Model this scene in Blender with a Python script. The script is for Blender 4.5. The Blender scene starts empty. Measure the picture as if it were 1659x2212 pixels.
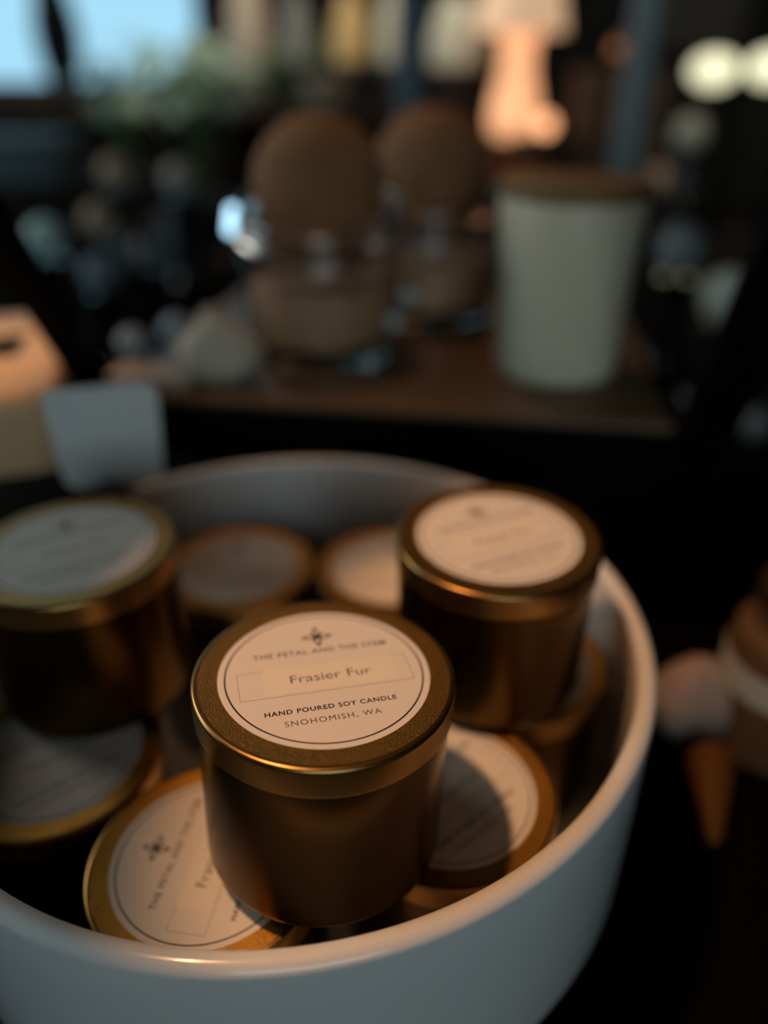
import bpy, bmesh, math, random
from mathutils import Vector, Matrix
random.seed(7)
PI = math.pi
SC = bpy.context.scene
COL = SC.collection
MM = 0.001
EYE = 1.102                                   # camera height above the floor, metres
PITCH = math.radians(30.24)
FPX = 1661.0                                  # focal length in pixels of a 1659 x 2212 frame

# ---------------------------------------------------------------- camera
cd = bpy.data.cameras.new('camera')
cam = bpy.data.objects.new('camera', cd); COL.objects.link(cam)
cd.sensor_fit = 'VERTICAL'; cd.sensor_height = 24.0
cd.lens = FPX / 2212.0 * 24.0
cam.location = (0, 0, EYE); cam.rotation_euler = (PI / 2 - PITCH, 0, 0)
cd.clip_start = 0.01; cd.clip_end = 60
cd.dof.use_dof = True; cd.dof.focus_distance = 0.2065; cd.dof.aperture_fstop = cd.lens / 11.0
cd.dof.aperture_blades = 0
SC.camera = cam

# ---------------------------------------------------------------- world, exposure
wd = bpy.data.worlds.new('world'); SC.world = wd; wd.use_nodes = True
bg = wd.node_tree.nodes['Background']
# sky: clear blue beyond the back window, boosted blue added to the left for glints, pale overcast street side behind the camera
nt = wd.node_tree; bg.inputs[1].default_value = 1.0
tcw = nt.nodes.new('ShaderNodeTexCoord'); sep = nt.nodes.new('ShaderNodeSeparateXYZ'); nt.links.new(tcw.outputs['Generated'], sep.inputs[0])
def sky_mix(sock, a, b, col0, col1):
    r = nt.nodes.new('ShaderNodeMapRange'); r.inputs['From Min'].default_value = a; r.inputs['From Max'].default_value = b
    nt.links.new(sock, r.inputs['Value'])
    mx = nt.nodes.new('ShaderNodeMix'); mx.data_type = 'RGBA'; nt.links.new(r.outputs[0], mx.inputs[0])
    for i, c in ((6, col0), (7, col1)):
        if isinstance(c, tuple): mx.inputs[i].default_value = (*c, 1)
        else: nt.links.new(c, mx.inputs[i])
    return mx.outputs[2]
front_back = sky_mix(sep.outputs['Y'], -0.2, 0.1, (1.58, 2.0, 2.14), (0.40, 0.75, 0.96))
sky = sky_mix(sep.outputs['X'], -0.95, -0.8, (2.6, 4.4, 5.6), front_back)
nt.links.new(sky, bg.inputs[0])
SC.view_settings.view_transform = 'Standard'; SC.view_settings.look = 'None'
SC.view_settings.exposure = 0.0; SC.view_settings.gamma = 1.0
try: SC.view_settings.use_curve_mapping = False
except Exception: pass
SC.cycles.use_denoising = True
SC.cycles.max_bounces = 8
SC.cycles.sample_clamp_indirect = 3.0

def V(x, y, z): return Vector((x * MM, y * MM, z * MM + EYE))     # millimetres from the camera point -> room

def lamp_light(name, kind, loc, power, color, size, target=None, angle=None, blend=0.2):
    ld = bpy.data.lights.new(name, kind); ld.energy = power; ld.color = color
    o = bpy.data.objects.new(name, ld); COL.objects.link(o); o.location = loc
    if kind == 'AREA': ld.shape = 'RECTANGLE'; ld.size, ld.size_y = size
    else: ld.shadow_soft_size = size
    if angle: ld.spot_size = angle; ld.spot_blend = blend
    if target is not None: o.rotation_euler = (Vector(target) - Vector(loc)).to_track_quat('-Z', 'Y').to_euler()
    return o
# warm ceiling spot over the pot, a second warm spot on the goods to its left
WARM = (1.0, 0.505, 0.235)
lamp_light('key_or_fill_spot', 'SPOT', V(-270, 172, 700), 21, WARM, 0.021, V(94, 192, -200), math.radians(20.0), 0.05)
lamp_light('key_or_fill_spot', 'SPOT', V(-700, 420, 900), 46, (1.0, 0.55, 0.24), 0.03, V(-268, 450, -154), math.radians(10), 0.6)
lamp_light('key_or_fill_spot', 'SPOT', V(-150, 1000, 1100), 8, WARM, 0.05, V(10, 560, -120), math.radians(24), 0.8)
lamp_light('key_or_fill_spot', 'SPOT', V(700, 700, 1500), 34, (1.0, 0.80, 0.58), 0.05, V(480, 1650, -100), math.radians(30), 0.8)  # added fill spot, brightens the cupboard and bottles at the right
lamp_light('fill_panel', 'AREA', V(-2100, 1350, 950), 11.0, (1.0, 0.95, 0.82), (0.8, 0.8), V(-60, 246, -200))  # added fill light from the left, lifts the dim tin labels
lamp_light('key_or_fill_spot', 'SPOT', V(-300, 1300, 1500), 110, (1.0, 0.82, 0.62), 0.05, V(-150, 2000, -20), math.radians(40), 0.8)  # added fill spot to brighten the vases on the hutch

# ---------------------------------------------------------------- materials
def mat(name, color, rough=0.5, metal=0.0, trans=0.0, emit=None, estr=0.0, noise=None, bump=None, coat=0.0, ior=1.45, spec=0.5):
    m = bpy.data.materials.new(name); m.use_nodes = True
    nt = m.node_tree; b = nt.nodes['Principled BSDF']
    b.inputs['Base Color'].default_value = (*color, 1)
    b.inputs['Roughness'].default_value = rough; b.inputs['Metallic'].default_value = metal
    b.inputs['Transmission Weight'].default_value = trans; b.inputs['IOR'].default_value = ior
    b.inputs['Specular IOR Level'].default_value = spec
    b.inputs['Coat Weight'].default_value = coat
    if emit: b.inputs['Emission Color'].default_value = (*emit, 1); b.inputs['Emission Strength'].default_value = estr
    tc = None
    if noise or bump:
        tc = nt.nodes.new('ShaderNodeTexCoord')
    if noise:                                  # (scale vector, second colour, detail)
        sc, c2, det = noise
        mp = nt.nodes.new('ShaderNodeMapping'); mp.inputs['Scale'].default_value = sc
        nz = nt.nodes.new('ShaderNodeTexNoise'); nz.inputs['Scale'].default_value = 1.0; nz.inputs['Detail'].default_value = det
        cr = nt.nodes.new('ShaderNodeValToRGB'); cr.color_ramp.elements[0].color = (*color, 1); cr.color_ramp.elements[1].color = (*c2, 1)
        cr.color_ramp.elements[0].position = 0.35; cr.color_ramp.elements[1].position = 0.65
        nt.links.new(tc.outputs['Object'], mp.inputs['Vector']); nt.links.new(mp.outputs[0], nz.inputs['Vector'])
        nt.links.new(nz.outputs[0], cr.inputs[0]); nt.links.new(cr.outputs[0], b.inputs['Base Color'])
    if bump:                                   # (scale, strength, distance)
        n2 = nt.nodes.new('ShaderNodeTexNoise'); n2.inputs['Scale'].default_value = bump[0]; n2.inputs['Detail'].default_value = 3
        bp = nt.nodes.new('ShaderNodeBump'); bp.inputs['Strength'].default_value = bump[1]; bp.inputs['Distance'].default_value = bump[2]
        nt.links.new(tc.outputs['Object'], n2.inputs['Vector']); nt.links.new(n2.outputs[0], bp.inputs['Height'])
        nt.links.new(bp.outputs[0], b.inputs['Normal'])
    return m

M = {}
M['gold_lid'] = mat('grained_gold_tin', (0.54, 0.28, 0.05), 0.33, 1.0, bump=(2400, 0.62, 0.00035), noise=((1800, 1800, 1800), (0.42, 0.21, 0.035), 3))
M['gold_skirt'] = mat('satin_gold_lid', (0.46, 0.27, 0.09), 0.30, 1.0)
M['gold'] = mat('shade_darkened_gold_tin', (0.10, 0.056, 0.017), 0.25, 1.0, bump=(900, 0.08, 0.0002))  # lid gold darkened, dark reflections on the sides put into the colour
M['paper'] = mat('label_paper', (0.79, 0.745, 0.69), 0.55, bump=(2500, 0.05, 0.0001))
M['sticker'] = mat('scent_sticker_paper', (0.85, 0.785, 0.68), 0.5)
M['ink'] = mat('black_ink', (0.012, 0.014, 0.018), 0.5)
M['grey_ink'] = mat('grey_ink', (0.10, 0.09, 0.08), 0.5)
M['rule_ink'] = mat('brown_rule_ink', (0.30, 0.20, 0.09), 0.5)
M['glaze'] = mat('white_glazed_ceramic', (0.78, 0.78, 0.76), 0.16, coat=0.3)
M['black_cloth'] = mat('black_table_paint', (0.002, 0.002, 0.002), 0.7, spec=0.04)
M['black_metal'] = mat('black_powder_coated_steel', (0.003, 0.003, 0.003), 0.75, spec=0.05)
M['shelf_wood'] = mat('oiled_walnut_board', (0.20, 0.105, 0.05), 0.42, noise=((3, 40, 40), (0.11, 0.055, 0.026), 4))
M['lid_wood'] = mat('light_oak_lid', (0.32, 0.20, 0.085), 0.55, noise=((8, 70, 70), (0.24, 0.13, 0.06), 3))
M['cork'] = mat('brown_cork', (0.32, 0.155, 0.066), 0.8, noise=((60, 60, 60), (0.25, 0.12, 0.05), 4), bump=(200, 0.3, 0.002))
M['white_ceramic'] = mat('matte_white_ceramic', (0.86, 0.79, 0.58), 0.38)
M['steel'] = mat('polished_steel', (0.85, 0.85, 0.85), 0.22, 1.0)
M['glass'] = mat('clear_glass', (1, 1, 1), 0.0, trans=1.0, ior=1.45)
M['amber_fill'] = mat('amber_wax', (0.58, 0.35, 0.18), 0.5)
M['card'] = mat('white_card', (0.72, 0.76, 0.76), 0.6)
M['tan_wood'] = mat('pale_beech', (0.66, 0.43, 0.23), 0.5, noise=((6, 60, 60), (0.57, 0.36, 0.18), 3))
M['cream_cloth'] = mat('cream_cotton', (0.62, 0.55, 0.43), 0.9, bump=(400, 0.3, 0.001))
M['pink'] = mat('rose_beige_cloth', (0.27, 0.20, 0.165), 0.7)
M['amber_glass'] = mat('amber_glass', (0.13, 0.075, 0.035), 0.15, trans=0.2)
M['orange_wax'] = mat('orange_wax', (0.085, 0.034, 0.004), 0.6, spec=0.2)
M['cream_label'] = mat('cream_paper', (0.40, 0.42, 0.36), 0.6)
M['dark_wood'] = mat('dark_stained_wood', (0.018, 0.012, 0.008), 0.6, noise=((4, 30, 30), (0.011, 0.007, 0.005), 3), spec=0.2)
M['brown_wood'] = mat('dark_brown_wood', (0.085, 0.06, 0.04), 0.6, noise=((4, 30, 30), (0.06, 0.042, 0.027), 3), spec=0.25)
M['steel_blue'] = mat('blue_grey_painted_steel', (0.12, 0.19, 0.24), 0.45)
M['blue_box'] = mat('blue_grey_board', (0.10, 0.14, 0.17), 0.6)
M['wall'] = mat('dark_taupe_plaster', (0.05, 0.042, 0.035), 0.85, bump=(30, 0.15, 0.004))
M['floor'] = mat('dark_concrete', (0.03, 0.027, 0.024), 0.6, noise=((3, 3, 3), (0.02, 0.018, 0.016), 5))
M['ceiling'] = mat('black_ceiling_paint', (0.012, 0.012, 0.013), 0.9)
M['sill'] = mat('brown_timber_trim', (0.26, 0.15, 0.08), 0.5, noise=((3, 30, 30), (0.20, 0.11, 0.055), 3))
def translucent(m, k):
    nt = m.node_tree; b = nt.nodes['Principled BSDF']; out = nt.nodes['Material Output']
    tr = nt.nodes.new('ShaderNodeBsdfTranslucent'); mx = nt.nodes.new('ShaderNodeMixShader'); mx.inputs[0].default_value = k
    tr.inputs[0].default_value = b.inputs['Base Color'].default_value
    nt.links.new(b.outputs[0], mx.inputs[1]); nt.links.new(tr.outputs[0], mx.inputs[2]); nt.links.new(mx.outputs[0], out.inputs[0])
M['leaf'] = mat('pale_green_leaf', (0.52, 0.70, 0.60), 0.35); translucent(M['leaf'], 0.55)
M['dark_leaf'] = mat('dark_green_leaf', (0.10, 0.20, 0.075), 0.45)
M['dark_pot'] = mat('charcoal_pot', (0.02, 0.02, 0.02), 0.6)
M['dark_glass'] = mat('dark_bottle_glass', (0.008, 0.009, 0.009), 0.1)
M['teal_glass'] = mat('pale_teal_glaze', (0.55, 0.80, 0.74), 0.3)
M['taupe'] = mat('taupe_ceramic', (0.42, 0.37, 0.30), 0.5)
M['tan'] = mat('tan_ceramic', (0.48, 0.35, 0.23), 0.5)
M['grey'] = mat('grey_ceramic', (0.20, 0.22, 0.22), 0.5)
M['slate'] = mat('slate_blue_ceramic', (0.26, 0.33, 0.38), 0.4)
M['ochre'] = mat('ochre_ceramic', (0.55, 0.40, 0.18), 0.5)
M['pale_green'] = mat('pale_sage_ceramic', (0.48, 0.50, 0.42), 0.4)
M['copper'] = mat('copper', (0.60, 0.30, 0.16), 0.35, 1.0)
M['glint_bead'] = mat('pale_blue_glint', (0.70, 0.78, 0.82), 0.12, spec=0.9)  # opaque pale colour standing in for glints
M['brass'] = mat('dark_brass', (0.25, 0.17, 0.08), 0.4, 1.0)
M['peach_glow'] = mat('lit_peach_glass', (0.9, 0.6, 0.4), 0.5, emit=(1.0, 0.45, 0.21), estr=0.97)
M['votive_glow'] = mat('lit_votive_wax', (0.9, 0.6, 0.4), 0.5, emit=(1.0, 0.44, 0.20), estr=2.0)
M['peach_shade'] = mat('lit_peach_shade', (0.8, 0.6, 0.45), 0.7, emit=(0.62, 0.38, 0.22), estr=0.75)
M['globe_glow'] = mat('lit_opal_globe', (0.9, 0.9, 0.8), 0.4, emit=(1.0, 0.97, 0.62), estr=1.05)
M['print'] = mat('taupe_print', (0.22, 0.18, 0.14), 0.7)
M['pane'] = mat('window_glass', (1, 1, 1), 0.0, trans=1.0, ior=1.05)

# ---------------------------------------------------------------- mesh helpers (all in millimetres, local)
def link_mesh(name, bm, mats, parent=None, loc=None, smooth=True, rot=None, kind=None):
    me = bpy.data.meshes.new(name)
    bmesh.ops.recalc_face_normals(bm, faces=bm.faces)
    for v in bm.verts: v.co *= MM
    if smooth:
        for f in bm.faces: f.smooth = True
        for e in bm.edges:
            if len(e.link_faces) == 2 and e.calc_face_angle(0) > math.radians(42): e.smooth = False
    bm.to_mesh(me); bm.free()
    for m in (mats if isinstance(mats, (list, tuple)) else [mats]): me.materials.append(m)
    o = bpy.data.objects.new(name, me); COL.objects.link(o)
    if parent: o.parent = parent
    if loc is not None: o.location = loc
    if rot is not None: o.rotation_euler = rot
    if kind: o['kind'] = kind
    return o

def lathe(bm, prof, seg=64, mi=0, M4=None):
    """prof: (r, z) pairs bottom to top; r=0 closes on the axis"""
    rings = []
    for r, z in prof:
        if r < 1e-6: rings.append([bm.verts.new((0, 0, z))])
        else: rings.append([bm.verts.new((r * math.cos(2 * PI * k / seg), r * math.sin(2 * PI * k / seg), z)) for k in range(seg)])
    for a, b in zip(rings, rings[1:]):
        for k in range(seg):
            k2 = (k + 1) % seg
            if len(a) == 1 and len(b) == 1: continue
            if len(a) == 1: f = bm.faces.new((a[0], b[k], b[k2]))
            elif len(b) == 1: f = bm.faces.new((a[k], a[k2], b[0]))
            else: f = bm.faces.new((a[k], a[k2], b[k2], b[k]))
            f.material_index = mi
    if M4 is not None: bmesh.ops.transform(bm, matrix=M4, verts=[v for r in rings for v in r])
    return rings

def arc(cx, cz, r, a0, a1, n=6):
    return [(cx + r * math.cos(math.radians(a0 + (a1 - a0) * k / n)), cz + r * math.sin(math.radians(a0 + (a1 - a0) * k / n))) for k in range(n + 1)]

def box(bm, x0, x1, y0, y1, z0, z1, bev=0.0, seg=3, M4=None, mi=0):
    r = bmesh.ops.create_cube(bm, size=1.0)
    vs = r['verts']
    for v in vs: v.co = Vector(((x0 + x1) / 2 + v.co.x * (x1 - x0), (y0 + y1) / 2 + v.co.y * (y1 - y0), (z0 + z1) / 2 + v.co.z * (z1 - z0)))
    if bev > 0:
        es = list({e for v in vs for e in v.link_edges})
        g = bmesh.ops.bevel(bm, geom=es, offset=bev, segments=seg, affect='EDGES', profile=0.5)
        vs = list({v for f in g['faces'] for v in f.verts} | {v for v in vs if v.is_valid})
    for v in vs:
        for f in v.link_faces: f.material_index = mi
    if M4 is not None: bmesh.ops.transform(bm, matrix=M4, verts=vs)
    return vs

def tube(bm, pts, r, seg=10, mi=0):
    pts = [Vector(p) for p in pts]; rings = []
    for i, p in enumerate(pts):
        t = (pts[min(i + 1, len(pts) - 1)] - pts[max(i - 1, 0)]).normalized()
        q = t.to_track_quat('Z', 'Y'); rr = r[i] if isinstance(r, (list, tuple)) else r
        rings.append([bm.verts.new(p + q @ Vector((rr * math.cos(2 * PI * k / seg), rr * math.sin(2 * PI * k / seg), 0))) for k in range(seg)])
    for a, b in zip(rings, rings[1:]):
        for k in range(seg):
            f = bm.faces.new((a[k], a[(k + 1) % seg], b[(k + 1) % seg], b[k])); f.material_index = mi
    bm.faces.new(list(reversed(rings[0]))).material_index = mi; bm.faces.new(rings[-1]).material_index = mi

def prism(bm, outline, z0, z1, mi=0):
    """solid of a flat outline (x, y) between two heights"""
    lo = [bm.verts.new((x, y, z0)) for x, y in outline]; hi = [bm.verts.new((x, y, z1)) for x, y in outline]
    n = len(outline)
    for f in [bm.faces.new(list(reversed(lo))), bm.faces.new(hi)] + [bm.faces.new((lo[k], lo[(k + 1) % n], hi[(k + 1) % n], hi[k])) for k in range(n)]:
        f.material_index = mi
    return lo + hi

def rrect(x0, x1, y0, y1, r, n=6):
    out = []
    for cx, cy, a in ((x1 - r, y1 - r, 0), (x0 + r, y1 - r, 90), (x0 + r, y0 + r, 180), (x1 - r, y0 + r, 270)):
        out += [(cx + r * math.cos(math.radians(a + 90 * k / n)), cy + r * math.sin(math.radians(a + 90 * k / n))) for k in range(n + 1)]
    return out

def annulus(bm, r0, r1, z0, z1, seg=128, mi=0):
    lathe(bm, [(r0, z0), (r1, z0), (r1, z1), (r0, z1), (r0, z0)], seg, mi)

def text_into(bm, s, x0, x1, base, cap, z, mi, weight=0.0, track=1.0):
    """printed words: flat letter shapes from x0 to x1 on a baseline, capitals 'cap' tall"""
    cu = bpy.data.curves.new('words', 'FONT'); cu.body = s; cu.size = 1.0; cu.space_character = track
    cu.resolution_u = 4; cu.offset = weight; cu.fill_mode = 'FRONT'
    o = bpy.data.objects.new('words', cu); COL.objects.link(o)
    dg = bpy.context.evaluated_depsgraph_get(); dg.update()
    me = bpy.data.meshes.new_from_object(o.evaluated_get(dg))
    bpy.data.objects.remove(o); bpy.data.curves.remove(cu)
    xs = [v.co.x for v in me.vertices]; ys = [v.co.y for v in me.vertices]
    w = max(xs) - min(xs); mx = min(xs)
    top = max(ys) if s.isupper() else 0.73
    n0 = len(bm.verts); f0 = len(bm.faces)
    bm.from_mesh(me); bpy.data.meshes.remove(me)
    bm.verts.ensure_lookup_table(); bm.faces.ensure_lookup_table()
    for v in bm.verts[n0:]:
        v.co = Vector((x0 + (v.co.x - mx) / w * (x1 - x0), base + v.co.y / top * cap, z))
    for f in bm.faces[f0:]: f.material_index = mi

def thing(name, label, cat, loc, rot=(0, 0, 0), group=None):
    o = bpy.data.objects.new(name, None); COL.objects.link(o); o.empty_display_size = 0.02
    o.location = loc; o.rotation_euler = rot
    o['label'] = label; o['category'] = cat
    if group: o['group'] = group
    return o
def tag(o, label, cat, group=None):
    o['label'] = label; o['category'] = cat
    if group: o['group'] = group
    return o
def dup(root, loc, rot, label, group=None):
    r = root.copy(); COL.objects.link(r); r.location = loc; r.rotation_euler = rot; r['label'] = label
    if group: r['group'] = group
    for ch in list(root.children):
        c = ch.copy(); COL.objects.link(c); c.parent = r
        for g in list(ch.children):
            d = g.copy(); COL.objects.link(d); d.parent = c
    return r
def at(px, py, Y):
    """the place seen at a pixel of the photograph, Y millimetres ahead of the camera, as millimetres"""
    a = (px - 829.5) / FPX; t = (1106 - py) / FPX
    c, s = math.cos(PITCH), math.sin(PITCH)
    w = Vector((a, c + t * s, t * c - s)); return w * (Y / w.y)

# ---------------------------------------------------------------- the room
X0, X1, Y0, Y1, Z0, Z1 = -3400, 3200, -1900, 3500, -1102, 1600
def struct(name, bm, m, smooth=False):
    o = link_mesh(name, bm, m, loc=(0, 0, EYE), smooth=smooth); o['kind'] = 'structure'; return o
def wall_with_hole(axis, p0, p1, a0, a1, h):
    """a wall slab with one window opening h=(a0,a1,z0,z1)"""
    bm = bmesh.new()
    def put(u0, u1, z0, z1):
        if axis == 'y': box(bm, u0, u1, p0, p1, z0, z1)
        else: box(bm, p0, p1, u0, u1, z0, z1)
    if h is None: put(a0, a1, Z0, Z1)
    else:
        put(a0, h[0], Z0, Z1); put(h[1], a1, Z0, Z1); put(h[0], h[1], Z0, h[2]); put(h[0], h[1], h[3], Z1)
    return bm
bm = bmesh.new(); box(bm, X0 - 150, X1 + 150, Y0 - 150, Y1 + 150, Z0 - 100, Z0); struct('floor', bm, M['floor'])
bm = bmesh.new(); box(bm, X0 - 150, X1 + 150, Y0 - 150, Y1 + 150, Z1, Z1 + 100); struct('ceiling', bm, M['ceiling'])
WB = (-2900, -690, -110, 1250)
WF = (-450, 950, -150, 1000)
WL = (250, 1150, 0, 900)  # unseen left opening, added for bright reflections in the glass
struct('wall_back', wall_with_hole('y', Y1, Y1 + 150, X0, X1, WB), M['wall'])
struct('wall_front', wall_with_hole('y', Y0 - 150, Y0, X0, X1, WF), M['wall'])
struct('wall_left', wall_with_hole('x', X0 - 150, X0, Y0 - 150, Y1 + 150, WL), M['wall'])
struct('wall_right', wall_with_hole('x', X1, X1 + 150, Y0 - 150, Y1 + 150, None), M['wall'])
def window(name, w, y):
    bm = bmesh.new(); t = 45
    box(bm, w[0], w[0] + t, y - 25, y + 25, w[2], w[3]); box(bm, w[1] - t, w[1], y - 25, y + 25, w[2], w[3])
    box(bm, w[0], w[1], y - 25, y + 25, w[2], w[2] + t); box(bm, w[0], w[1], y - 25, y + 25, w[3] - t, w[3])
    o = struct(name, bm, M['sill'])
    bm = bmesh.new(); box(bm, w[0] + t, w[1] - t, y - 3, y + 3, w[2] + t, w[3] - t)
    p = link_mesh('window_pane', bm, M['pane'], parent=o, smooth=False); p['kind'] = 'structure'
window('window_1', WB, Y1 + 70)
window('window_2', WF, Y0 - 70)
bm = bmesh.new(); xw = X0 - 70
for a in ((WL[0], WL[0] + 45, WL[2], WL[3]), (WL[1] - 45, WL[1], WL[2], WL[3]), (WL[0], WL[1], WL[2], WL[2] + 45), (WL[0], WL[1], WL[3] - 45, WL[3])):
    box(bm, xw - 25, xw + 25, *a)
wl = struct('added_window_3', bm, M['sill'])  # added window, out of view, feeds the glints on the jars
bm = bmesh.new(); box(bm, xw - 3, xw + 3, WL[0] + 45, WL[1] - 45, WL[2] + 45, WL[3] - 45)
link_mesh('window_pane', bm, M['pane'], parent=wl, smooth=False)['kind'] = 'structure'
bm = bmesh.new(); box(bm, WB[0] - 60, WB[1] + 30, Y1 - 120, Y1 - 0.5, WB[2] - 70, WB[2], 6); struct('trim_1', bm, M['sill'])
# daylight portals at the two panes
for w, y, s in ((WB, Y1 + 30, -1), (WF, Y0 - 30, 1)):
    o = lamp_light('daylight_portal', 'AREA', V((w[0] + w[1]) / 2, y, (w[2] + w[3]) / 2), 1.0, (1, 1, 1), ((w[1] - w[0]) * MM, (w[3] - w[2]) * MM))
    o.data.cycles.is_portal = True
    o.rotation_euler = (PI / 2, 0, 0) if s > 0 else (-PI / 2, 0, 0)

o = lamp_light('daylight_portal', 'AREA', V(X0 - 30, (WL[0] + WL[1]) / 2, (WL[2] + WL[3]) / 2), 1.0, (1, 1, 1), ((WL[1] - WL[0]) * MM, (WL[3] - WL[2]) * MM))
o.data.cycles.is_portal = True; o.rotation_euler = (PI / 2, 0, -PI / 2)

# ---------------------------------------------------------------- table that carries the pot
TZ = -302
t = thing('display_table', 'black table top under the big white pot', 'table', V(0, 150, Z0))
bm = bmesh.new(); box(bm, -620, 470, -330, 490, TZ - 30 - Z0, TZ - Z0, 4); link_mesh('table_top', bm, M['black_cloth'], t)
for x, y in ((-590, -300), (440, -300), (-590, 460), (440, 460)):
    bm = bmesh.new(); box(bm, x - 25, x + 25, y - 25, y + 25, 0, TZ - 30 - Z0, 2); link_mesh('leg', bm, M['black_metal'], t)

# ---------------------------------------------------------------- the white pot
PC = (-38.3, 246.4)
bm = bmesh.new()
H = 112.0; RO = 142.0; RI = 134.8
prof = [(0, 0), (RO - 32, 0)] + arc(RO - 27, 27, 27, -84, 0, 10)
prof += [(RO, 60), (RO, 90)] + arc((RO + RI) / 2, H - (RO - RI) / 2, (RO - RI) / 2, 0, 180, 12)
prof += [(RI, 70), (RI, 30)] + [(RI, 26.5), (RI - 1, 22), (RI - 4, 19.6)] + [(0, 19.6)]
lathe(bm, prof, 160)
pot = link_mesh('ceramic_pot', bm, M['glaze'], loc=V(PC[0], PC[1], TZ))
tag(pot, 'large round white glazed pot holding the gold candle tins', 'pot')

# ---------------------------------------------------------------- candle tins
TH = 63.0
tin = thing('candle_tin', 'front candle tin with sharp readable label, on top of the pile in the pot', 'candle tin', (0, 0, 0), group='gold candle tins in the white pot')
bm = bmesh.new()
lathe(bm, [(0, 0.8), (31, 0.8), (32, 0)] + arc(34.1, 3.0, 3.0, -80, 0, 6) + [(37.1, 4.2), (37.1, 20), (37.1, 50), (37.1, 55)], 128)
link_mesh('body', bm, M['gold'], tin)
bm = bmesh.new()
lathe(bm, [(37.15, 53.6), (37.7, 53.3)] + arc(37.75, 53.55, 0.25, -70, 0, 3) + [(38.0, 53.9), (38.0, 54.4), (38.08, 60.7), (38.1, 61.3)] + arc(36.95, 61.75, 1.15, 0, 85, 7) + [(36.3, 62.88), (35.7, 62.78), (0, 62.7)], 160)
for f in bm.faces:
    if all(math.hypot(v.co.x, v.co.y) < 37.0 for v in f.verts) and f.calc_center_median().z > 60: f.material_index = 1
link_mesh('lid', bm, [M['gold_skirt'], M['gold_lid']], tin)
bm = bmesh.new()
lathe(bm, [(0, 0), (30.6, 0), (30.6, 0.10), (0, 0.10)], 128, 0)
annulus(bm, 28.3, 28.78, 0.10, 0.115, 160, 1)
def bar2(x0, x1, y0, y1, mi, z=0.10): prism(bm, [(x0, y0), (x1, y0), (x1, y1), (x0, y1)], z, z + 0.012, mi)
for a in ((-25.0, 25.0, -7.75, -7.6), (-25.0, 25.0, 4.0, 4.12), (-25.0, -24.86, -7.7, 4.1), (24.86, 25.0, -7.7, 4.1)): bar2(*a, 3)
# small flower emblem: four round petals with dots, a centre and side sprigs
for k in range(4):
    a = PI / 2 * k + PI / 2
    cx, cy = 0.8 + 2.1 * math.cos(a), 17.7 + 2.1 * math.sin(a)
    ring_pts = [(cx + (1.75 * math.cos(q)) * math.cos(a) - (1.15 * math.sin(q)) * math.sin(a), cy + (1.75 * math.cos(q)) * math.sin(a) + (1.15 * math.sin(q)) * math.cos(a)) for q in [2 * PI * j / 24 for j in range(24)]]
    inner = [(cx + (x - cx) * 0.62, cy + (y - cy) * 0.62) for x, y in ring_pts]
    vo = [bm.verts.new((x, y, 0.115)) for x, y in ring_pts]; vi = [bm.verts.new((x, y, 0.115)) for x, y in inner]
    for j in range(24):
        bm.faces.new((vo[j], vo[(j + 1) % 24], vi[(j + 1) % 24], vi[j])).material_index = 1
    prism(bm, [(0.8 + 4.1 * math.cos(a) + 0.55 * math.cos(q), 17.7 + 4.1 * math.sin(a) + 0.55 * math.sin(q)) for q in [2 * PI * j / 12 for j in range(12)]], 0.10, 0.115, 1)
    b = a + PI / 4
    prism(bm, [(0.8 + 1.7 * math.cos(b) + 0.42 * math.cos(q), 17.7 + 1.7 * math.sin(b) + 0.42 * math.sin(q)) for q in [2 * PI * j / 12 for j in range(12)]], 0.10, 0.115, 1)
prism(bm, [(0.8 + 0.85 * math.cos(q), 17.7 + 0.85 * math.sin(q)) for q in [2 * PI * j / 16 for j in range(16)]], 0.10, 0.116, 1)
text_into(bm, 'THE PETAL AND THE STEM', -19.5, 20.9, 9.8, 2.15, 0.115, 2, 0.012, 1.15)
text_into(bm, 'HAND POURED SOY CANDLE', -19.1, 17.6, -15.2, 1.75, 0.115, 1, 0.022, 1.15)
text_into(bm, 'SNOHOMISH, WA', -14.3, 12.1, -20.0, 2.0, 0.115, 2, 0.0, 1.2)
label = link_mesh('label', bm, [M['paper'], M['ink'], M['grey_ink'], M['rule_ink']], tin, loc=(0, 0, 62.72 * MM), rot=(0, 0, 0))
label['label'] = 'round white paper label with thin black ring'
bm = bmesh.new()
prism(bm, rrect(-17.9, 20.7, -6.9, 4.3, 1.6), 0.10, 0.16, 0)
text_into(bm, 'Frasier Fur', -10.2, 13.4, -2.9, 3.65, 0.165, 1, -0.008, 1.0)
st = link_mesh('scent_sticker', bm, [M['sticker'], M['ink']], label)
st['label'] = 'small rounded rectangular sticker'
label_local_rz = 0.0
def tin_rot(nx, ny, rz):
    n = Vector((nx, ny, 1)).normalized()
    q = Vector((0, 0, 1)).rotation_difference(n)
    return (q.to_matrix() @ Matrix.Rotation(rz, 3, 'Z')).to_euler()
def base_from_lid(x, y, z, nx, ny):
    n = Vector((nx, ny, 1)).normalized(); return V(x, y, z) - n * (TH * MM)
R = math.radians
tin.location = base_from_lid(-17.2, 169.4, -152.6, 0.037, 0.06); tin.rotation_euler = tin_rot(0.037, 0.06, R(14.6))
GT = 'gold candle tins in the white pot'
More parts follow.
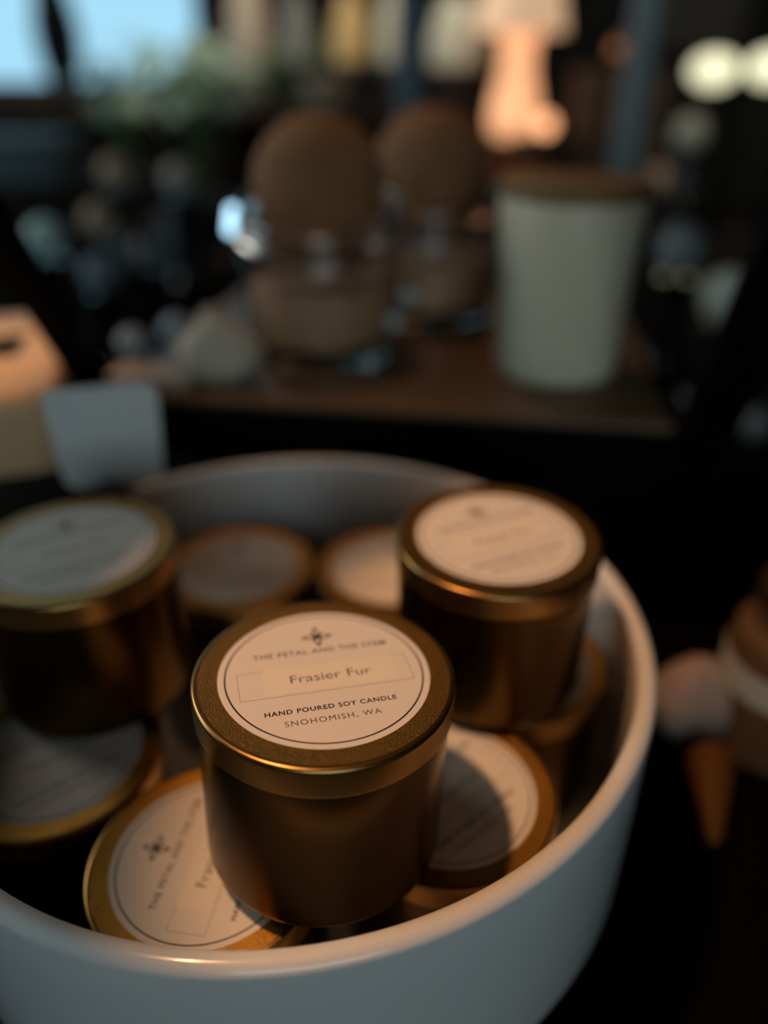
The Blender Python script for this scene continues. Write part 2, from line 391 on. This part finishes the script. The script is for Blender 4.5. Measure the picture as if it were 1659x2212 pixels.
for (x, y, z, nx, ny, rz, lb) in (
    (42.6, 243.0, -151.5, 0.0, -0.02, 24, 'blurred upper candle tin with warm-lit label, behind the front tin at the pot right rim'),
    (-116.5, 241.5, -155.6, 0.0, 0.0, 30, 'candle tin with dim grey label in the upper pile at the left picture edge'),
    (-120.4, 199.2, -219.0, 0.0, 0.0, 38, 'shaded candle tin underneath the upper tin at the left picture edge'),
    (-56.2, 156.8, -219.0, 0.0, 0.0, 81.7, 'candle tin with label turned sideways, below the front tin beside the near rim'),
    (22.2, 183.0, -219.0, 0.0, 0.0, 40, 'low candle tin whose label is half in round shadow, right of the front tin'),
    (-73.5, 322.0, -219.0, 0.0, 0.0, 10, 'low candle tin with dim grey label at the back of the pot'),
    (4.0, 321.0, -219.0, 0.0, 0.0, 5, 'low candle tin with lit tan label peeking out behind the front tin lid'),
    (56.5, 251.5, -219.0, 0.0, 0.0, 60, 'low candle tin in shade beneath the tin near the pot right rim')):
    dup(tin, base_from_lid(x, y, z, nx, ny), tin_rot(nx, ny, R(rz)), lb, GT)

# ---------------------------------------------------------------- black stand with wooden shelf behind the pot
yaw = math.atan2(391.3 - 441.2, 160.9 + 166.2)
SO = (-166.2, 441.2, -173.0)                    # front left corner of the board
W = math.hypot(327.1, 49.9)
sx, sy = math.cos(yaw), math.sin(yaw)
stand = thing('display_stand', 'black metal stand with slanting side bars carrying a wooden shelf board behind the pot', 'display stand', V(*SO), (0, 0, yaw))
bm = bmesh.new(); box(bm, 0, W, 0, 262, -16, 0, 1.5); link_mesh('shelf_board', bm, M['shelf_wood'], stand)
bm = bmesh.new(); box(bm, 0, W, -5, -0.3, -40, -4, 1); link_mesh('front_rail', bm, M['black_metal'], stand)
bm = bmesh.new(); box(bm, 0, W, 256, 262, -40, -16.2, 1); link_mesh('rear_rail', bm, M['black_metal'], stand)
lean = math.radians(29.5)                       # the bars lean towards the viewer at the top
dv = Vector((0, -math.sin(lean), math.cos(lean)))
for x0, bw in ((-18, 17), (W + 3, 28)):
    bm = bmesh.new()
    lo = (TZ - SO[2]) / dv.z; hi = 360.0
    vs = box(bm, x0, x0 + bw, -5, 5, 0, 1, 0)
    for v in vs:
        tt = lo if v.co.z < 0.5 else hi
        p = dv * tt; yy = v.co.y
        v.co = Vector((v.co.x, p.y + yy * 1.15, p.z))
    link_mesh('side_bar', bm, M['black_metal'], stand, smooth=False)
for x0 in (0, W - 12):
    bm = bmesh.new(); box(bm, x0, x0 + 12, 244, 256, TZ - SO[2], -16.5, 1); link_mesh('rear_leg', bm, M['black_metal'], stand)
    
SZ = SO[2]
# white tapered ceramic jar candle with wooden lid
x, y = 112, 486
t = thing('jar_candle', 'tapered white ceramic jar candle with flat wooden lid on the shelf', 'candle', V(x, y, SZ))
bm = bmesh.new()
lathe(bm, [(0, 0), (33, 0)] + arc(34, 5, 5, -80, -5, 6) + [(40.5, 60), (43.5, 104), (43.2, 106), (41.2, 106), (40.5, 100), (38, 60), (35, 6), (0, 5)], 96)
link_mesh('vessel', bm, M['white_ceramic'], t)
bm = bmesh.new(); lathe(bm, [(0, 100), (39.5, 100), (39.5, 106.2), (43.5, 106.2)] + arc(42.5, 113.6, 1.5, -20, 90, 4) + [(0, 115.2)], 96)
link_mesh('lid', bm, M['lid_wood'], t)

# glass jars with cork ball stoppers
def cork_jar(x, y, lb, glint_plate=None):
    t = thing('glass_jar', lb, 'jar', V(x, y, SZ), group='glass jars with ball stoppers')
    bm = bmesh.new(); h = 92; ro = 53
    prof = [(0, 0), (46, 0)] + arc(47, 6, 6, -85, 0, 5) + [(ro, 30), (ro, h - 12), (ro - 0.3, h - 7)] + arc(ro - 1.2, h - 2, 4.2, -70, 200, 14) + [(ro - 4.2, h - 8), (ro - 3, h - 14), (ro - 3, 12), (ro - 8, 6.5), (0, 6)]
    lathe(bm, prof, 96)
    for v in bm.verts:
        if v.co.z > 20: v.co.z += (v.co.y * 0.20) * (v.co.z - 20) / (h - 20)      # mouth slants to the front
    link_mesh('vessel', bm, M['glass'], t)
    bm = bmesh.new(); lathe(bm, [(ro + 0.6 + 3.4 * math.cos(2 * PI * q / 10), h - 13 + 3.4 * math.sin(2 * PI * q / 10)) for q in range(11)], 72)
    for v in bm.verts: v.co.z += (v.co.y * 0.20) * (v.co.z - 20) / (h - 20)
    link_mesh('glint_ring', bm, M['steel'], t)  # bright ring added to carry highlights along the rim
    if glint_plate:  # flat plate added and aimed to mirror the left window
        p = Vector(glint_plate); wp = Vector((x, y, SZ)) + p
        n = ((-wp).normalized() + (Vector((X0, (WL[0] + WL[1]) / 2, (WL[2] + WL[3]) / 2)) - wp).normalized()).normalized()
        q = n.to_track_quat('Z', 'Y')
        bm = bmesh.new(); prism(bm, rrect(-5, 5, -9, 9, 3), -1.2, 1.2); link_mesh('glint_plate', bm, M['steel'], t, loc=p * MM, smooth=False).rotation_euler = q.to_euler()
    bm = bmesh.new(); lathe(bm, [(0, 6.6), (44.4, 7.2), (49.2, 13), (49.6, 44), (48, 46), (0, 47)], 64)
    link_mesh('wax_fill', bm, M['amber_fill'], t)
    bm = bmesh.new(); bmesh.ops.create_uvsphere(bm, u_segments=48, v_segments=32, radius=43.5)
    for v in bm.verts: v.co.z = v.co.z * 0.98 + 105; v.co.y += 5
    link_mesh('cork_ball', bm, M['cork'], t)
    return t
cork_jar(-42, 532, 'glass jar with brown cork ball stopper, nearest the front edge of the shelf', (-55.5, -10, 86))
cork_jar(36, 622, 'second glass jar with brown ball stopper, behind and beside the white ceramic candle')

# small things on the shelf's left end and beads added in place of jar highlights
def pouch(x, y, z, s, lb, m='cream_cloth', pinch=0.62):
    bm = bmesh.new(); bmesh.ops.create_uvsphere(bm, u_segments=32, v_segments=20, radius=1)
    for v in bm.verts:
        a = math.atan2(v.co.y, v.co.x); k = 1 + 0.06 * math.sin(5 * a)
        zz = (v.co.z + 1) / 2; pin = 1 - pinch * max(0, (zz - 0.55) / 0.45) ** 0.7
        v.co = Vector((v.co.x * s[0] * k * pin ** 0.6, v.co.y * s[1] * k * pin ** 0.6, max(0, zz * 1.04 - 0.04) * s[2]))
    o = link_mesh('cloth_pouch', bm, M[m], loc=V(x, y, z)); return tag(o, lb, 'pouch')
pouch(-103, 463, SZ, (27, 15, 41), 'lumpy cream cloth pouch on the front left of the wooden shelf')
bm = bmesh.new(); prism(bm, rrect(-30, 22, -13, 13, 3), 0, 7, 0)
o = link_mesh('soap_bar', bm, M['taupe'], loc=V(-118, 447, SZ), rot=(0, 0, yaw)); o.location = V(-140, 459, SZ); tag(o, 'flat taupe soap bar lying left of the cloth pouch', 'soap')
for (x, y, r, m, lb) in ((-176 + 12, 490, 10, 'slate', 'bluish grey round stone standing at the left end of the shelf'),
                         (-140, 512, 11, 'slate', 'bluish round stone behind the taupe soap bar'),
                         (-116, 520, 12, 'taupe', 'pale beige round stone behind the cloth pouch')):
    bm = bmesh.new(); bmesh.ops.create_icosphere(bm, subdivisions=4, radius=r)
    for v in bm.verts: v.co.z = v.co.z * 1.3; v.co.x *= 1.05 + 0.1 * math.sin(v.co.z * 0.3)
    o = link_mesh('stone', bm, M[m], loc=V(x, y, SZ + r * 1.3)); tag(o, lb, 'stone', 'small stones on the shelf')
t = thing('glint_beads', 'short string of added bluish beads standing in for highlights, from the rear jar mouth down to the shelf', 'beads', V(-10, 480, SZ))
pa, pb = Vector((0, 0, 5)), Vector((56, 84, 86))
thread = [pa.lerp(pb, u / 12) - Vector((0, 0, 5 * math.sin(PI * u / 12))) for u in range(13)]
bm = bmesh.new(); tube(bm, thread, 0.5, 6); link_mesh('thread', bm, M['grey'], t)
for u in (0.0, 3.6, 5.6):
    k = int(u); p = thread[k].lerp(thread[k + 1], u - k)
    bm = bmesh.new(); bmesh.ops.create_icosphere(bm, subdivisions=3, radius=5); link_mesh('glint_bead', bm, M['glint_bead'], t, loc=p * MM)

# ---------------------------------------------------------------- white card clipped on the pot's rear rim
bm = bmesh.new()
nv = 10; grid = []
out = rrect(-27, 27, 0, 52, 7)
vs = prism(bm, out, -0.4, 0.4)
bmesh.ops.triangulate(bm, faces=[f for f in bm.faces if len(f.verts) > 4])
for v in bm.verts:
    x, y, z = v.co; xx = x * (0.88 + 0.12 * min(1, y / 30))
    v.co = Vector((xx, z + 0.0022 * x * x + 0.06 * y, y))
card = thing('card_tag', 'white square card with rounded corners standing on the rear rim of the pot', 'card', V(-137, 346.5, -190), (0, 0, R(14)))
link_mesh('card_sheet', bm, M['card'], card, loc=(0, 0, 4 * MM))
bm = bmesh.new(); box(bm, -7, 7, -5.2, -3.9, -9, 9, 0.5); box(bm, -7, 7, 4.2, 5.4, -9, 9, 0.5); box(bm, -7, 7, -5.2, 5.4, 4.6, 7, 0.5)
link_mesh('clip', bm, M['grey'], card)

# ---------------------------------------------------------------- beech box with round opening, left
t = thing('wooden_box', 'warm-lit pale wooden box with round opening in its top, at the left edge', 'box', V(-264, 457.5, TZ + 104), (0, 0, R(16.7)))
bm = bmesh.new()
hb = 44
fr = 8; rings = []; cx, cy, hr = 30, 8, 24
for a in range(0, 91, 15):
    ins = fr * (1 - math.cos(R(a))); rings.append([bm.verts.new((x, y, hb - fr + fr * math.sin(R(a)))) for x, y in rrect(-65 + ins, 65 - ins, -90 + ins, 90 - ins, 20 - ins, 11)])
rings.insert(0, [bm.verts.new((x, y, 0)) for x, y in rrect(-65, 65, -90, 90, 20, 11)])
hole = []
for v in rings[-1]:
    a = math.atan2(v.co.y - cy, v.co.x - cx); hole.append((cx + hr * math.cos(a), cy + hr * math.sin(a)))
cx2 = 30
hole = [(x - (cx - cx2), y) for x, y in hole]
rings.append([bm.verts.new((x, y, hb)) for x, y in hole]); rings.append([bm.verts.new((x, y, hb - 40)) for x, y in hole])
N = len(hole)
for a, b in zip(rings, rings[1:]):
    for k in range(N):
        f = bm.faces.new((a[k], a[(k + 1) % N], b[(k + 1) % N], b[k])); f.material_index = 1 if a is rings[-2] else 0  # inside of the opening coloured dark, its shade put into the colour
bm.faces.new(list(reversed(rings[0]))); bm.faces.new(rings[-1]).material_index = 1
link_mesh('body', bm, [M['tan_wood'], M['dark_wood']], t)
cx = cx2
bm = bmesh.new(); annulus(bm, hr - 2.5, hr - 0.3, hb - 30, hb - 4, 48)
link_mesh('opening_ring', bm, M['slate'], t, loc=(cx * MM, cy * MM, 0))

bm = bmesh.new(); box(bm, -63, 63, -88, 88, 0, 103.8, 4)
o = link_mesh('riser', bm, M['dark_wood'], loc=V(-264, 457.5, TZ), rot=(0, 0, R(16.7))); tag(o, 'dark wooden riser block under the pale wooden box at the left edge', 'riser')

# ---------------------------------------------------------------- things on the black table right of the pot
k = at(1500, 1640, 1000); k *= TZ / k.z
pouch(k.x + 1, k.y + 18, TZ, (23, 16, 50), 'rose-beige cloth pouch on the black table right of the pot', 'pink', 0.25)
k = at(1672, 1665, 1000); k *= TZ / k.z
t = thing('apothecary_jar', 'brown glass jar with pale label band at the right picture edge', 'jar', V(k.x + 5, k.y + 22, TZ))
bm = bmesh.new(); lathe(bm, [(0, 0), (26, 0)] + arc(26, 4, 4, -80, 0, 4) + [(30, 62), (28, 70), (22, 74), (22, 84), (0, 84)], 48)
link_mesh('body', bm, M['amber_glass'], t)
bm = bmesh.new(); lathe(bm, [(30.1, 40), (30.5, 40), (30.5, 56), (30.1, 56)], 48); link_mesh('label_band', bm, M['cream_label'], t)
bm = bmesh.new(); lathe(bm, [(0, 84.1), (23, 84.1), (23, 96), (0, 97)], 32); link_mesh('cap', bm, M['copper'], t)
k = at(1530, 1745, 1000); k *= TZ / k.z
bm = bmesh.new(); tube(bm, [(0, -24, 4), (0, -20, 5), (0, 8, 10), (0, 20, 11), (0, 23, 9)], [1.5, 4, 9.5, 10.5, 7], 24)
o = link_mesh('cone_candle', bm, M['orange_wax'], loc=V(k.x, k.y, TZ + 0.3), rot=(0, 0, R(-17))); tag(o, 'small orange cone lying on the black table below the rose-beige pouch', 'candle')

# ---------------------------------------------------------------- side tables with bottles (mid distance)
def side_table(x0, x1, y0, y1, z, lb):
    t = thing('side_table', lb, 'table', V((x0 + x1) / 2, (y0 + y1) / 2, Z0)); w, d, h = (x1 - x0) / 2, (y1 - y0) / 2, z - Z0
    bm = bmesh.new(); box(bm, -w, w, -d, d, h - 28, h, 3); link_mesh('table_top', bm, M['dark_wood'], t)
    for a in (-1, 1):
        for b in (-1, 1):
            bm = bmesh.new(); box(bm, a * (w - 30) - 20, a * (w - 30) + 20, b * (d - 30) - 20, b * (d - 30) + 20, 0, h - 28.2, 2); link_mesh('leg', bm, M['dark_wood'], t)
side_table(-760, 120, 800, 1280, -430, 'dark wooden table behind the shelf, carrying the dark bottles')
side_table(300, 900, 700, 1150, -430, 'dark wooden table at the right edge, carrying grey jars')

def bottle(px, py, Y, zt, r, capm, lb, capr=12, caph=22, body='dark_glass', name='glass_bottle', cat='bottle', group='dark glass bottles with pale stoppers'):
    k = at(px, py, Y); h = k.z - zt
    t = thing(name, lb, cat, V(k.x, Y, zt), group=group)
    bm = bmesh.new(); hb = h - caph / 2
    lathe(bm, [(0, 0), (r - 3, 0)] + arc(r - 3, 3, 3, -80, 0, 4) + [(r, hb * 0.55)] + arc(r * 0.45, hb * 0.55, r * 0.55, 0, 80, 6)[1:] + [(capr * 0.75, hb * 0.55 + r * 0.62), (capr * 0.75, hb), (0, hb)], 40)
    link_mesh('body', bm, M[body], t)
    bm = bmesh.new(); bmesh.ops.create_uvsphere(bm, u_segments=32, v_segments=16, radius=1)
    for v in bm.verts: v.co = Vector((v.co.x * capr, v.co.y * capr, hb + caph / 2 + v.co.z * caph / 2))
    link_mesh('stopper', bm, M[capm], t)
for a in ((100, 515, 900, 'teal_glass', 'dark bottle with bright teal stopper, cut by the left slanting bar', 22, 44),
          (390, 385, 1150, 'taupe', 'dark bottle with taupe stopper, farthest right of the bottles left of the jars', 24, 46),
          (250, 372, 1180, 'tan', 'dark bottle with tan stopper at the back, above the others', 22, 44),
          (215, 478, 1050, 'tan', 'dark bottle with brown stopper standing before the tan-stoppered one', 22, 46),
          (215, 592, 880, 'slate', 'dark bottle with slate blue stopper, nearest of the bottles', 20, 42),
          (312, 545, 960, 'grey', 'dark bottle with small grey stopper left of the jars', 15, 36)):
    bottle(a[0], a[1], a[2], -430, 34, a[3], a[4], a[5], a[6])
for a in ((1470, 540, 900, 'grey', 'grey-topped dark bottle seen between white candle and right slanting bar', 26, 60),
          (1572, 640, 800, 'pale_green', 'sage-topped dark bottle partly hidden by the right slanting bar', 26, 56),
          (1640, 920, 760, 'grey', 'grey-topped dark bottle at the right edge beyond the bar', 16, 34),
          (1560, 1000, 745, 'grey', 'low grey-topped bottle beside the right bar, above the rose-beige pouch', 16, 30)):
    bottle(a[0], a[1], a[2], -430, 32, a[3], a[4], a[5], a[6])

# ---------------------------------------------------------------- blue-grey metal rack posts
def rack(px0, px1, Y):
    a, b = at(px0, 100, Y).x, at(px1, 100, Y).x
    t = thing('metal_rack', 'blue-grey metal rack with two upright posts behind the jars', 'rack', V((a + b) / 2, Y, Z0))
    w = (b - a) / 2
    for s in (-1, 1):
        bm = bmesh.new(); box(bm, s * w - 19, s * w + 19, -14, 14, 0, 1650, 3); link_mesh('post', bm, M['steel_blue'], t)
    for z in (350, 1600):
        bm = bmesh.new(); box(bm, -w + 20, w - 20, -10, 10, z, z + 30, 2); link_mesh('crossbar', bm, M['steel_blue'], t)
rack(882, 1383, 1380)

# ---------------------------------------------------------------- sideboard at the back
SBZ = -330
t = thing('sideboard', 'long dark wooden sideboard below the window at the back', 'sideboard', V(100, 1800, Z0))
hS = SBZ - Z0
bm = bmesh.new(); box(bm, -1500, 1500, -300, 300, hS - 35, hS, 4); link_mesh('top', bm, M['dark_wood'], t)
bm = bmesh.new(); box(bm, -1480, 1480, -270, 290, 60, hS - 35.5, 2); link_mesh('body', bm, M['dark_wood'], t)
for k in range(6):
    x = -1480 + 493.3 * k
    bm = bmesh.new(); box(bm, x + 8, x + 485, -292, -270.5, 75, hS - 50, 3); d = link_mesh('door', bm, M['dark_wood'], t)
    bm = bmesh.new(); lathe(bm, [(0, 0), (6, 0), (5, 10), (12, 18), (11, 26), (0, 29)], 20, M4=Matrix.Rotation(PI / 2, 4, 'X'))
    link_mesh('knob', bm, M['brass'], d, loc=Vector((x + (455 if k % 2 == 0 else 38), -292.2, hS - 180)) * MM)
# low hutch on it
xa, xb = at(490, 230, 1950).x, at(1330, 230, 1950).x
t = thing('hutch', 'low dark wooden hutch standing on the back of the sideboard', 'hutch', V((xa + xb) / 2, 1980, SBZ)); w = (xb - xa) / 2
bm = bmesh.new(); box(bm, -w, w, -100, 100, 225, 245, 2); link_mesh('top', bm, M['dark_wood'], t)
bm = bmesh.new(); box(bm, -w, w, 90, 100, 0, 224.8, 1); link_mesh('back', bm, M['dark_wood'], t)
for x in (-w, -w / 3, w / 3 - 18, w - 18):
    bm = bmesh.new(); box(bm, x, x + 18, -98, 89.5, 0, 224.8, 1); link_mesh('divider', bm, M['dark_wood'], t)
HZ = SBZ + 245

def vessel(name, px, Y, z, prof, m, lb, cat, group=None):
    k = at(px, 200, Y); bm = bmesh.new(); lathe(bm, prof, 40)
    top = max(v.co.z for v in bm.verts)
    if name == 'vase':                         # two-tone glaze: dark below, pale above
        for f in bm.faces: f.material_index = 1 if f.calc_center_median().z < 0.36 * top else 0
    o = link_mesh(name, bm, [M[m], M['dark_pot']], loc=V(k.x, Y, z)); return tag(o, lb, cat, group)
def bowl_prof(r, h): return [(0, 0), (r * 0.45, 0), (r * 0.8, h * 0.4), (r, h), (r * 0.95, h), (r * 0.72, h * 0.45), (0, h * 0.15)]
def vase_prof(r, h): return [(0, 0), (r * 0.6, 0), (r * 0.86, h * 0.22), (r * 0.95, h * 0.34), (r * 0.97, h * 0.38), (r, h * 0.55), (r * 0.75, h * 0.8), (r * 0.5, h * 0.92), (r * 0.6, h), (r * 0.52, h), (r * 0.4, h * 0.9), (0, h * 0.5)]
vessel('bowl', 535, 1920, HZ, bowl_prof(44, 50), 'taupe', 'taupe bowl at the left end of the dark hutch', 'bowl')
vessel('bowl', 700, 1925, HZ, bowl_prof(50, 60), 'taupe', 'grey-taupe bowl on the hutch above the cork ball', 'bowl')
vessel('vase', 550, 2026, HZ, vase_prof(50, 270), 'taupe', 'tall taupe vase on the hutch beside the window', 'vase')
vessel('vase', 648, 2035, HZ, vase_prof(36, 230), 'grey', 'slim grey vase between the taupe and ochre vases', 'vase')
vessel('vase', 762, 2020, HZ, vase_prof(45, 230), 'ochre', 'tall ochre vase at the middle of the hutch', 'vase')
vessel('vase', 852, 1990, HZ, vase_prof(40, 250), 'pale_green', 'pale sage vase partly behind the left rack post', 'vase')
vessel('vase', 985, 1985, HZ, vase_prof(66, 225), 'pale_green', 'round pale sage vase left of the glowing lamp', 'vase')

# tall brown cupboard right of the lamp
xa, xb = at(1232, 230, 1720).x, at(1438, 230, 1720).x
# plants
def leaf_bm(bm, M4, L, Wd):
    n = 6; vs = []
    for i in range(n + 1):
        u = i / n; w = Wd * math.sin(PI * min(1, u * 0.96 + 0.02)) ** 0.8 * 0.5; z = -0.35 * L * u * u
        vs.append([M4 @ Vector((-w, L * u, z + 0.15 * w)), M4 @ Vector((0, L * u, z)), M4 @ Vector((w, L * u, z + 0.15 * w))])
    vv = [[bm.verts.new(p) for p in r] for r in vs]
    for a, b in zip(vv, vv[1:]):
        for j in (0, 1): bm.faces.new((a[j], a[j + 1], b[j + 1], b[j]))
def plant(px, Y, z, pot_h, cz, spread, n, L, m, lb):
    k = at(px, 200, Y)
    t = thing('potted_plant', lb, 'plant', V(k.x, Y, z))
    bm = bmesh.new(); lathe(bm, [(0, 0), (45, 0), (62, pot_h), (58, pot_h), (52, pot_h - 12), (0, pot_h - 14)], 32); link_mesh('pot', bm, M['dark_pot'], t)
    bs = bmesh.new(); bl = bmesh.new()
    for i in range(n):
        a = random.uniform(0, 2 * PI); rr = random.uniform(0.15, 1) * spread; hh = cz + random.uniform(-0.6, 1) * spread
        tip = Vector((rr * math.cos(a), rr * math.sin(a), hh))
        tube(bs, [(0, 0, pot_h - 14), (tip.x * 0.3, tip.y * 0.3, pot_h + (hh - pot_h) * 0.6), tip], [2.2, 1.8, 1.0], 6)
        Mx = Matrix.Translation(tip) @ Matrix.Rotation(a - PI / 2 + random.uniform(-0.5, 0.5), 4, 'Z') @ Matrix.Rotation(random.uniform(-0.4, 0.7), 4, 'X')
        leaf_bm(bl, Mx, L * random.uniform(0.7, 1.2), L * 0.55)
    link_mesh('stems', bs, M['dark_leaf'], t); link_mesh('foliage', bl, M[m], t)
plant(258, 1985, SBZ, 100, 268, 60, 34, 70, 'leaf', 'leafy green plant in dark pot below the bright window')
plant(418, 1690, SBZ, 90, 318, 62, 44, 90, 'leaf', 'bushy green plant on the sideboard at the right of the window')
plant(640, 2650, Z0, 300, 1020, 150, 60, 130, 'dark_leaf', 'tall dark green floor plant behind the vases on the hutch')
# dark vase on the window sill
k = at(145, 215, 3420)
bm = bmesh.new(); lathe(bm, vase_prof(85, 420), 32); o = link_mesh('vase', bm, M['dark_pot'], loc=V(k.x, 3440, WB[2])); tag(o, 'dark vase standing on the window sill against the sky', 'vase')
# boxes at the left
k = at(60, 320, 1650)
bm = bmesh.new(); box(bm, -170, 120, -90, 90, 0, 130, 6); o = link_mesh('crate', bm, M['dark_wood'], loc=V(k.x, 1650, SBZ)); tag(o, 'dark wooden crate under the blue-grey box', 'crate')
t = thing('storage_box', 'blue-grey lidded box on the dark crate below the window', 'box', V(k.x, 1650, SBZ + 130))
bm = bmesh.new(); box(bm, -120, 80, -75, 75, 0, 60, 3); link_mesh('body', bm, M['blue_box'], t)
bm = bmesh.new(); box(bm, -124, 84, -79, 79, 60.2, 82, 3); link_mesh('lid', bm, M['blue_box'], t)

# glowing peach lamp on a riser
k = at(1106, 297, 1780)
bm = bmesh.new(); box(bm, -110, 92, -80, 80, 0, k.z - SBZ, 4); o = link_mesh('riser', bm, M['dark_wood'], loc=V(k.x, 1780, SBZ)); tag(o, 'dark wooden riser block under the glowing peach lamp', 'riser')
t = thing('table_lamp', 'glowing peach glass table lamp with waisted body and wide shade', 'lamp', V(k.x, 1780, k.z))
bm = bmesh.new(); lathe(bm, [(0, 0), (38, 0), (49, 18), (51, 45), (44, 85), (36, 115), (34, 150), (38, 185), (0, 186)], 48); link_mesh('glass_body', bm, M['peach_glow'], t)
bm = bmesh.new(); lathe(bm, [(85, 186), (90, 186.1), (62, 330), (58, 330), (85, 187)], 48); link_mesh('lamp_shade', bm, M['peach_shade'], t)
bm = bmesh.new(); lathe(bm, [(0, 187), (12, 187), (12, 230), (0, 231)], 20); link_mesh('socket', bm, M['brass'], t)
k2 = at(1166, 285, 1690)
bm = bmesh.new(); box(bm, -60, 60, -8, 8, 0, k2.z - SBZ - 2, 3); o = link_mesh('riser', bm, M['dark_wood'], loc=V(k2.x, 1640, SBZ)); tag(o, 'narrow dark wooden riser block under the small glowing candle', 'riser')
bm = bmesh.new(); bmesh.ops.create_uvsphere(bm, u_segments=32, v_segments=20, radius=1)
for v in bm.verts: v.co = Vector((v.co.x * 18, v.co.y * 18, 18 + v.co.z * 18))
o = link_mesh('votive', bm, M['votive_glow'], loc=V(k2.x, 1640, k2.z - 2)); tag(o, 'small round glowing votive at the foot of the peach lamp', 'votive')
# copper dish before the lamp
k = at(1120, 372, 1560)
bm = bmesh.new(); box(bm, -70, 70, -40, 40, 0, k.z - SBZ - 12, 3); o = link_mesh('riser', bm, M['dark_wood'], loc=V(k.x, 1556, SBZ)); tag(o, 'dark wooden riser block under the copper dish', 'riser')
bm = bmesh.new(); lathe(bm, bowl_prof(55, 26), 40); o = link_mesh('copper_dish', bm, M['copper'], loc=V(k.x, 1556, k.z - 12)); tag(o, 'shallow copper dish in front of the glowing peach lamp', 'dish')
# brown cupboard
t = thing('cupboard', 'tall dark brown cupboard between the glowing lamp and the globe lamps', 'cupboard', V((xa + xb) / 2, 1720, SBZ)); w = (xb - xa) / 2 - 8
top = at(1300, 150, 1720).z - SBZ
bm = bmesh.new(); box(bm, -w, w, -55, 55, 0, top, 4); link_mesh('body', bm, M['brown_wood'], t)
for s in (-1, 1):
    bm = bmesh.new(); box(bm, (-w + 4) if s < 0 else 2, -2 if s < 0 else w - 4, -70, -55.3, 8, top - 8, 2); d = link_mesh('door', bm, M['brown_wood'], t)
    bm = bmesh.new(); lathe(bm, [(0, 0), (4, 0), (8, 10), (0, 16)], 16, M4=Matrix.Rotation(PI / 2, 4, 'X')); link_mesh('knob', bm, M['brass'], d, loc=Vector((s * 14, -70.2, top * 0.5)) * MM)
k = at(1352, 100, 1720)
bm = bmesh.new(); bmesh.ops.create_uvsphere(bm, u_segments=32, v_segments=20, radius=30); o = link_mesh('copper_ball', bm, M['copper'], loc=V(k.x, 1720, SBZ + top + 30)); tag(o, 'brown copper ball on top of the tall cupboard', 'ornament')
# two globe lamps
for px, py, lb in ((1542, 152, 'pale yellow glowing globe lamp right of the tall cupboard'), (1668, 146, 'pale yellow glowing globe lamp cut by the right picture edge')):
    k = at(px, py, 1750)
    t = thing('globe_lamp', lb, 'lamp', V(k.x, 1750, SBZ), group='globe lamps on the sideboard')
    hh = k.z - SBZ
    bm = bmesh.new(); lathe(bm, [(0, 0), (55, 0), (52, 12), (12, 22), (9, hh - 48), (18, hh - 38), (0, hh - 36)], 32); link_mesh('base', bm, M['dark_pot'], t)
    bm = bmesh.new(); bmesh.ops.create_uvsphere(bm, u_segments=32, v_segments=20, radius=37)
    for v in bm.verts: v.co = Vector((v.co.x * 1.25, v.co.y, v.co.z * 0.85 + hh))
    link_mesh('globe', bm, M['globe_glow'], t)
# pale-stoppered jar in front of the globe lamps
bottle(1490, 290, 1600, SBZ, 45, 'pale_green', 'tall dark bottle with round sage stopper below the globe lamp', 30, 66, group='dark glass bottles with pale stoppers')
bottle(1425, 385, 1470 + 60, SBZ, 26, 'tan', 'dark bottle with brown stopper behind the white candle lid', 20, 44)
# picture on the back wall
t = thing('framed_picture', 'taupe framed picture high on the back wall at the right', 'picture', V(at(1520, 0, 3480).x, 3478, 330))
bm = bmesh.new(); box(bm, -190, 190, -15, 20, -300, 300, 3); link_mesh('frame', bm, M['brown_wood'], t)
bm = bmesh.new(); box(bm, -165, 165, -18, -15.2, -275, 275, 0); link_mesh('print', bm, M['print'], t)
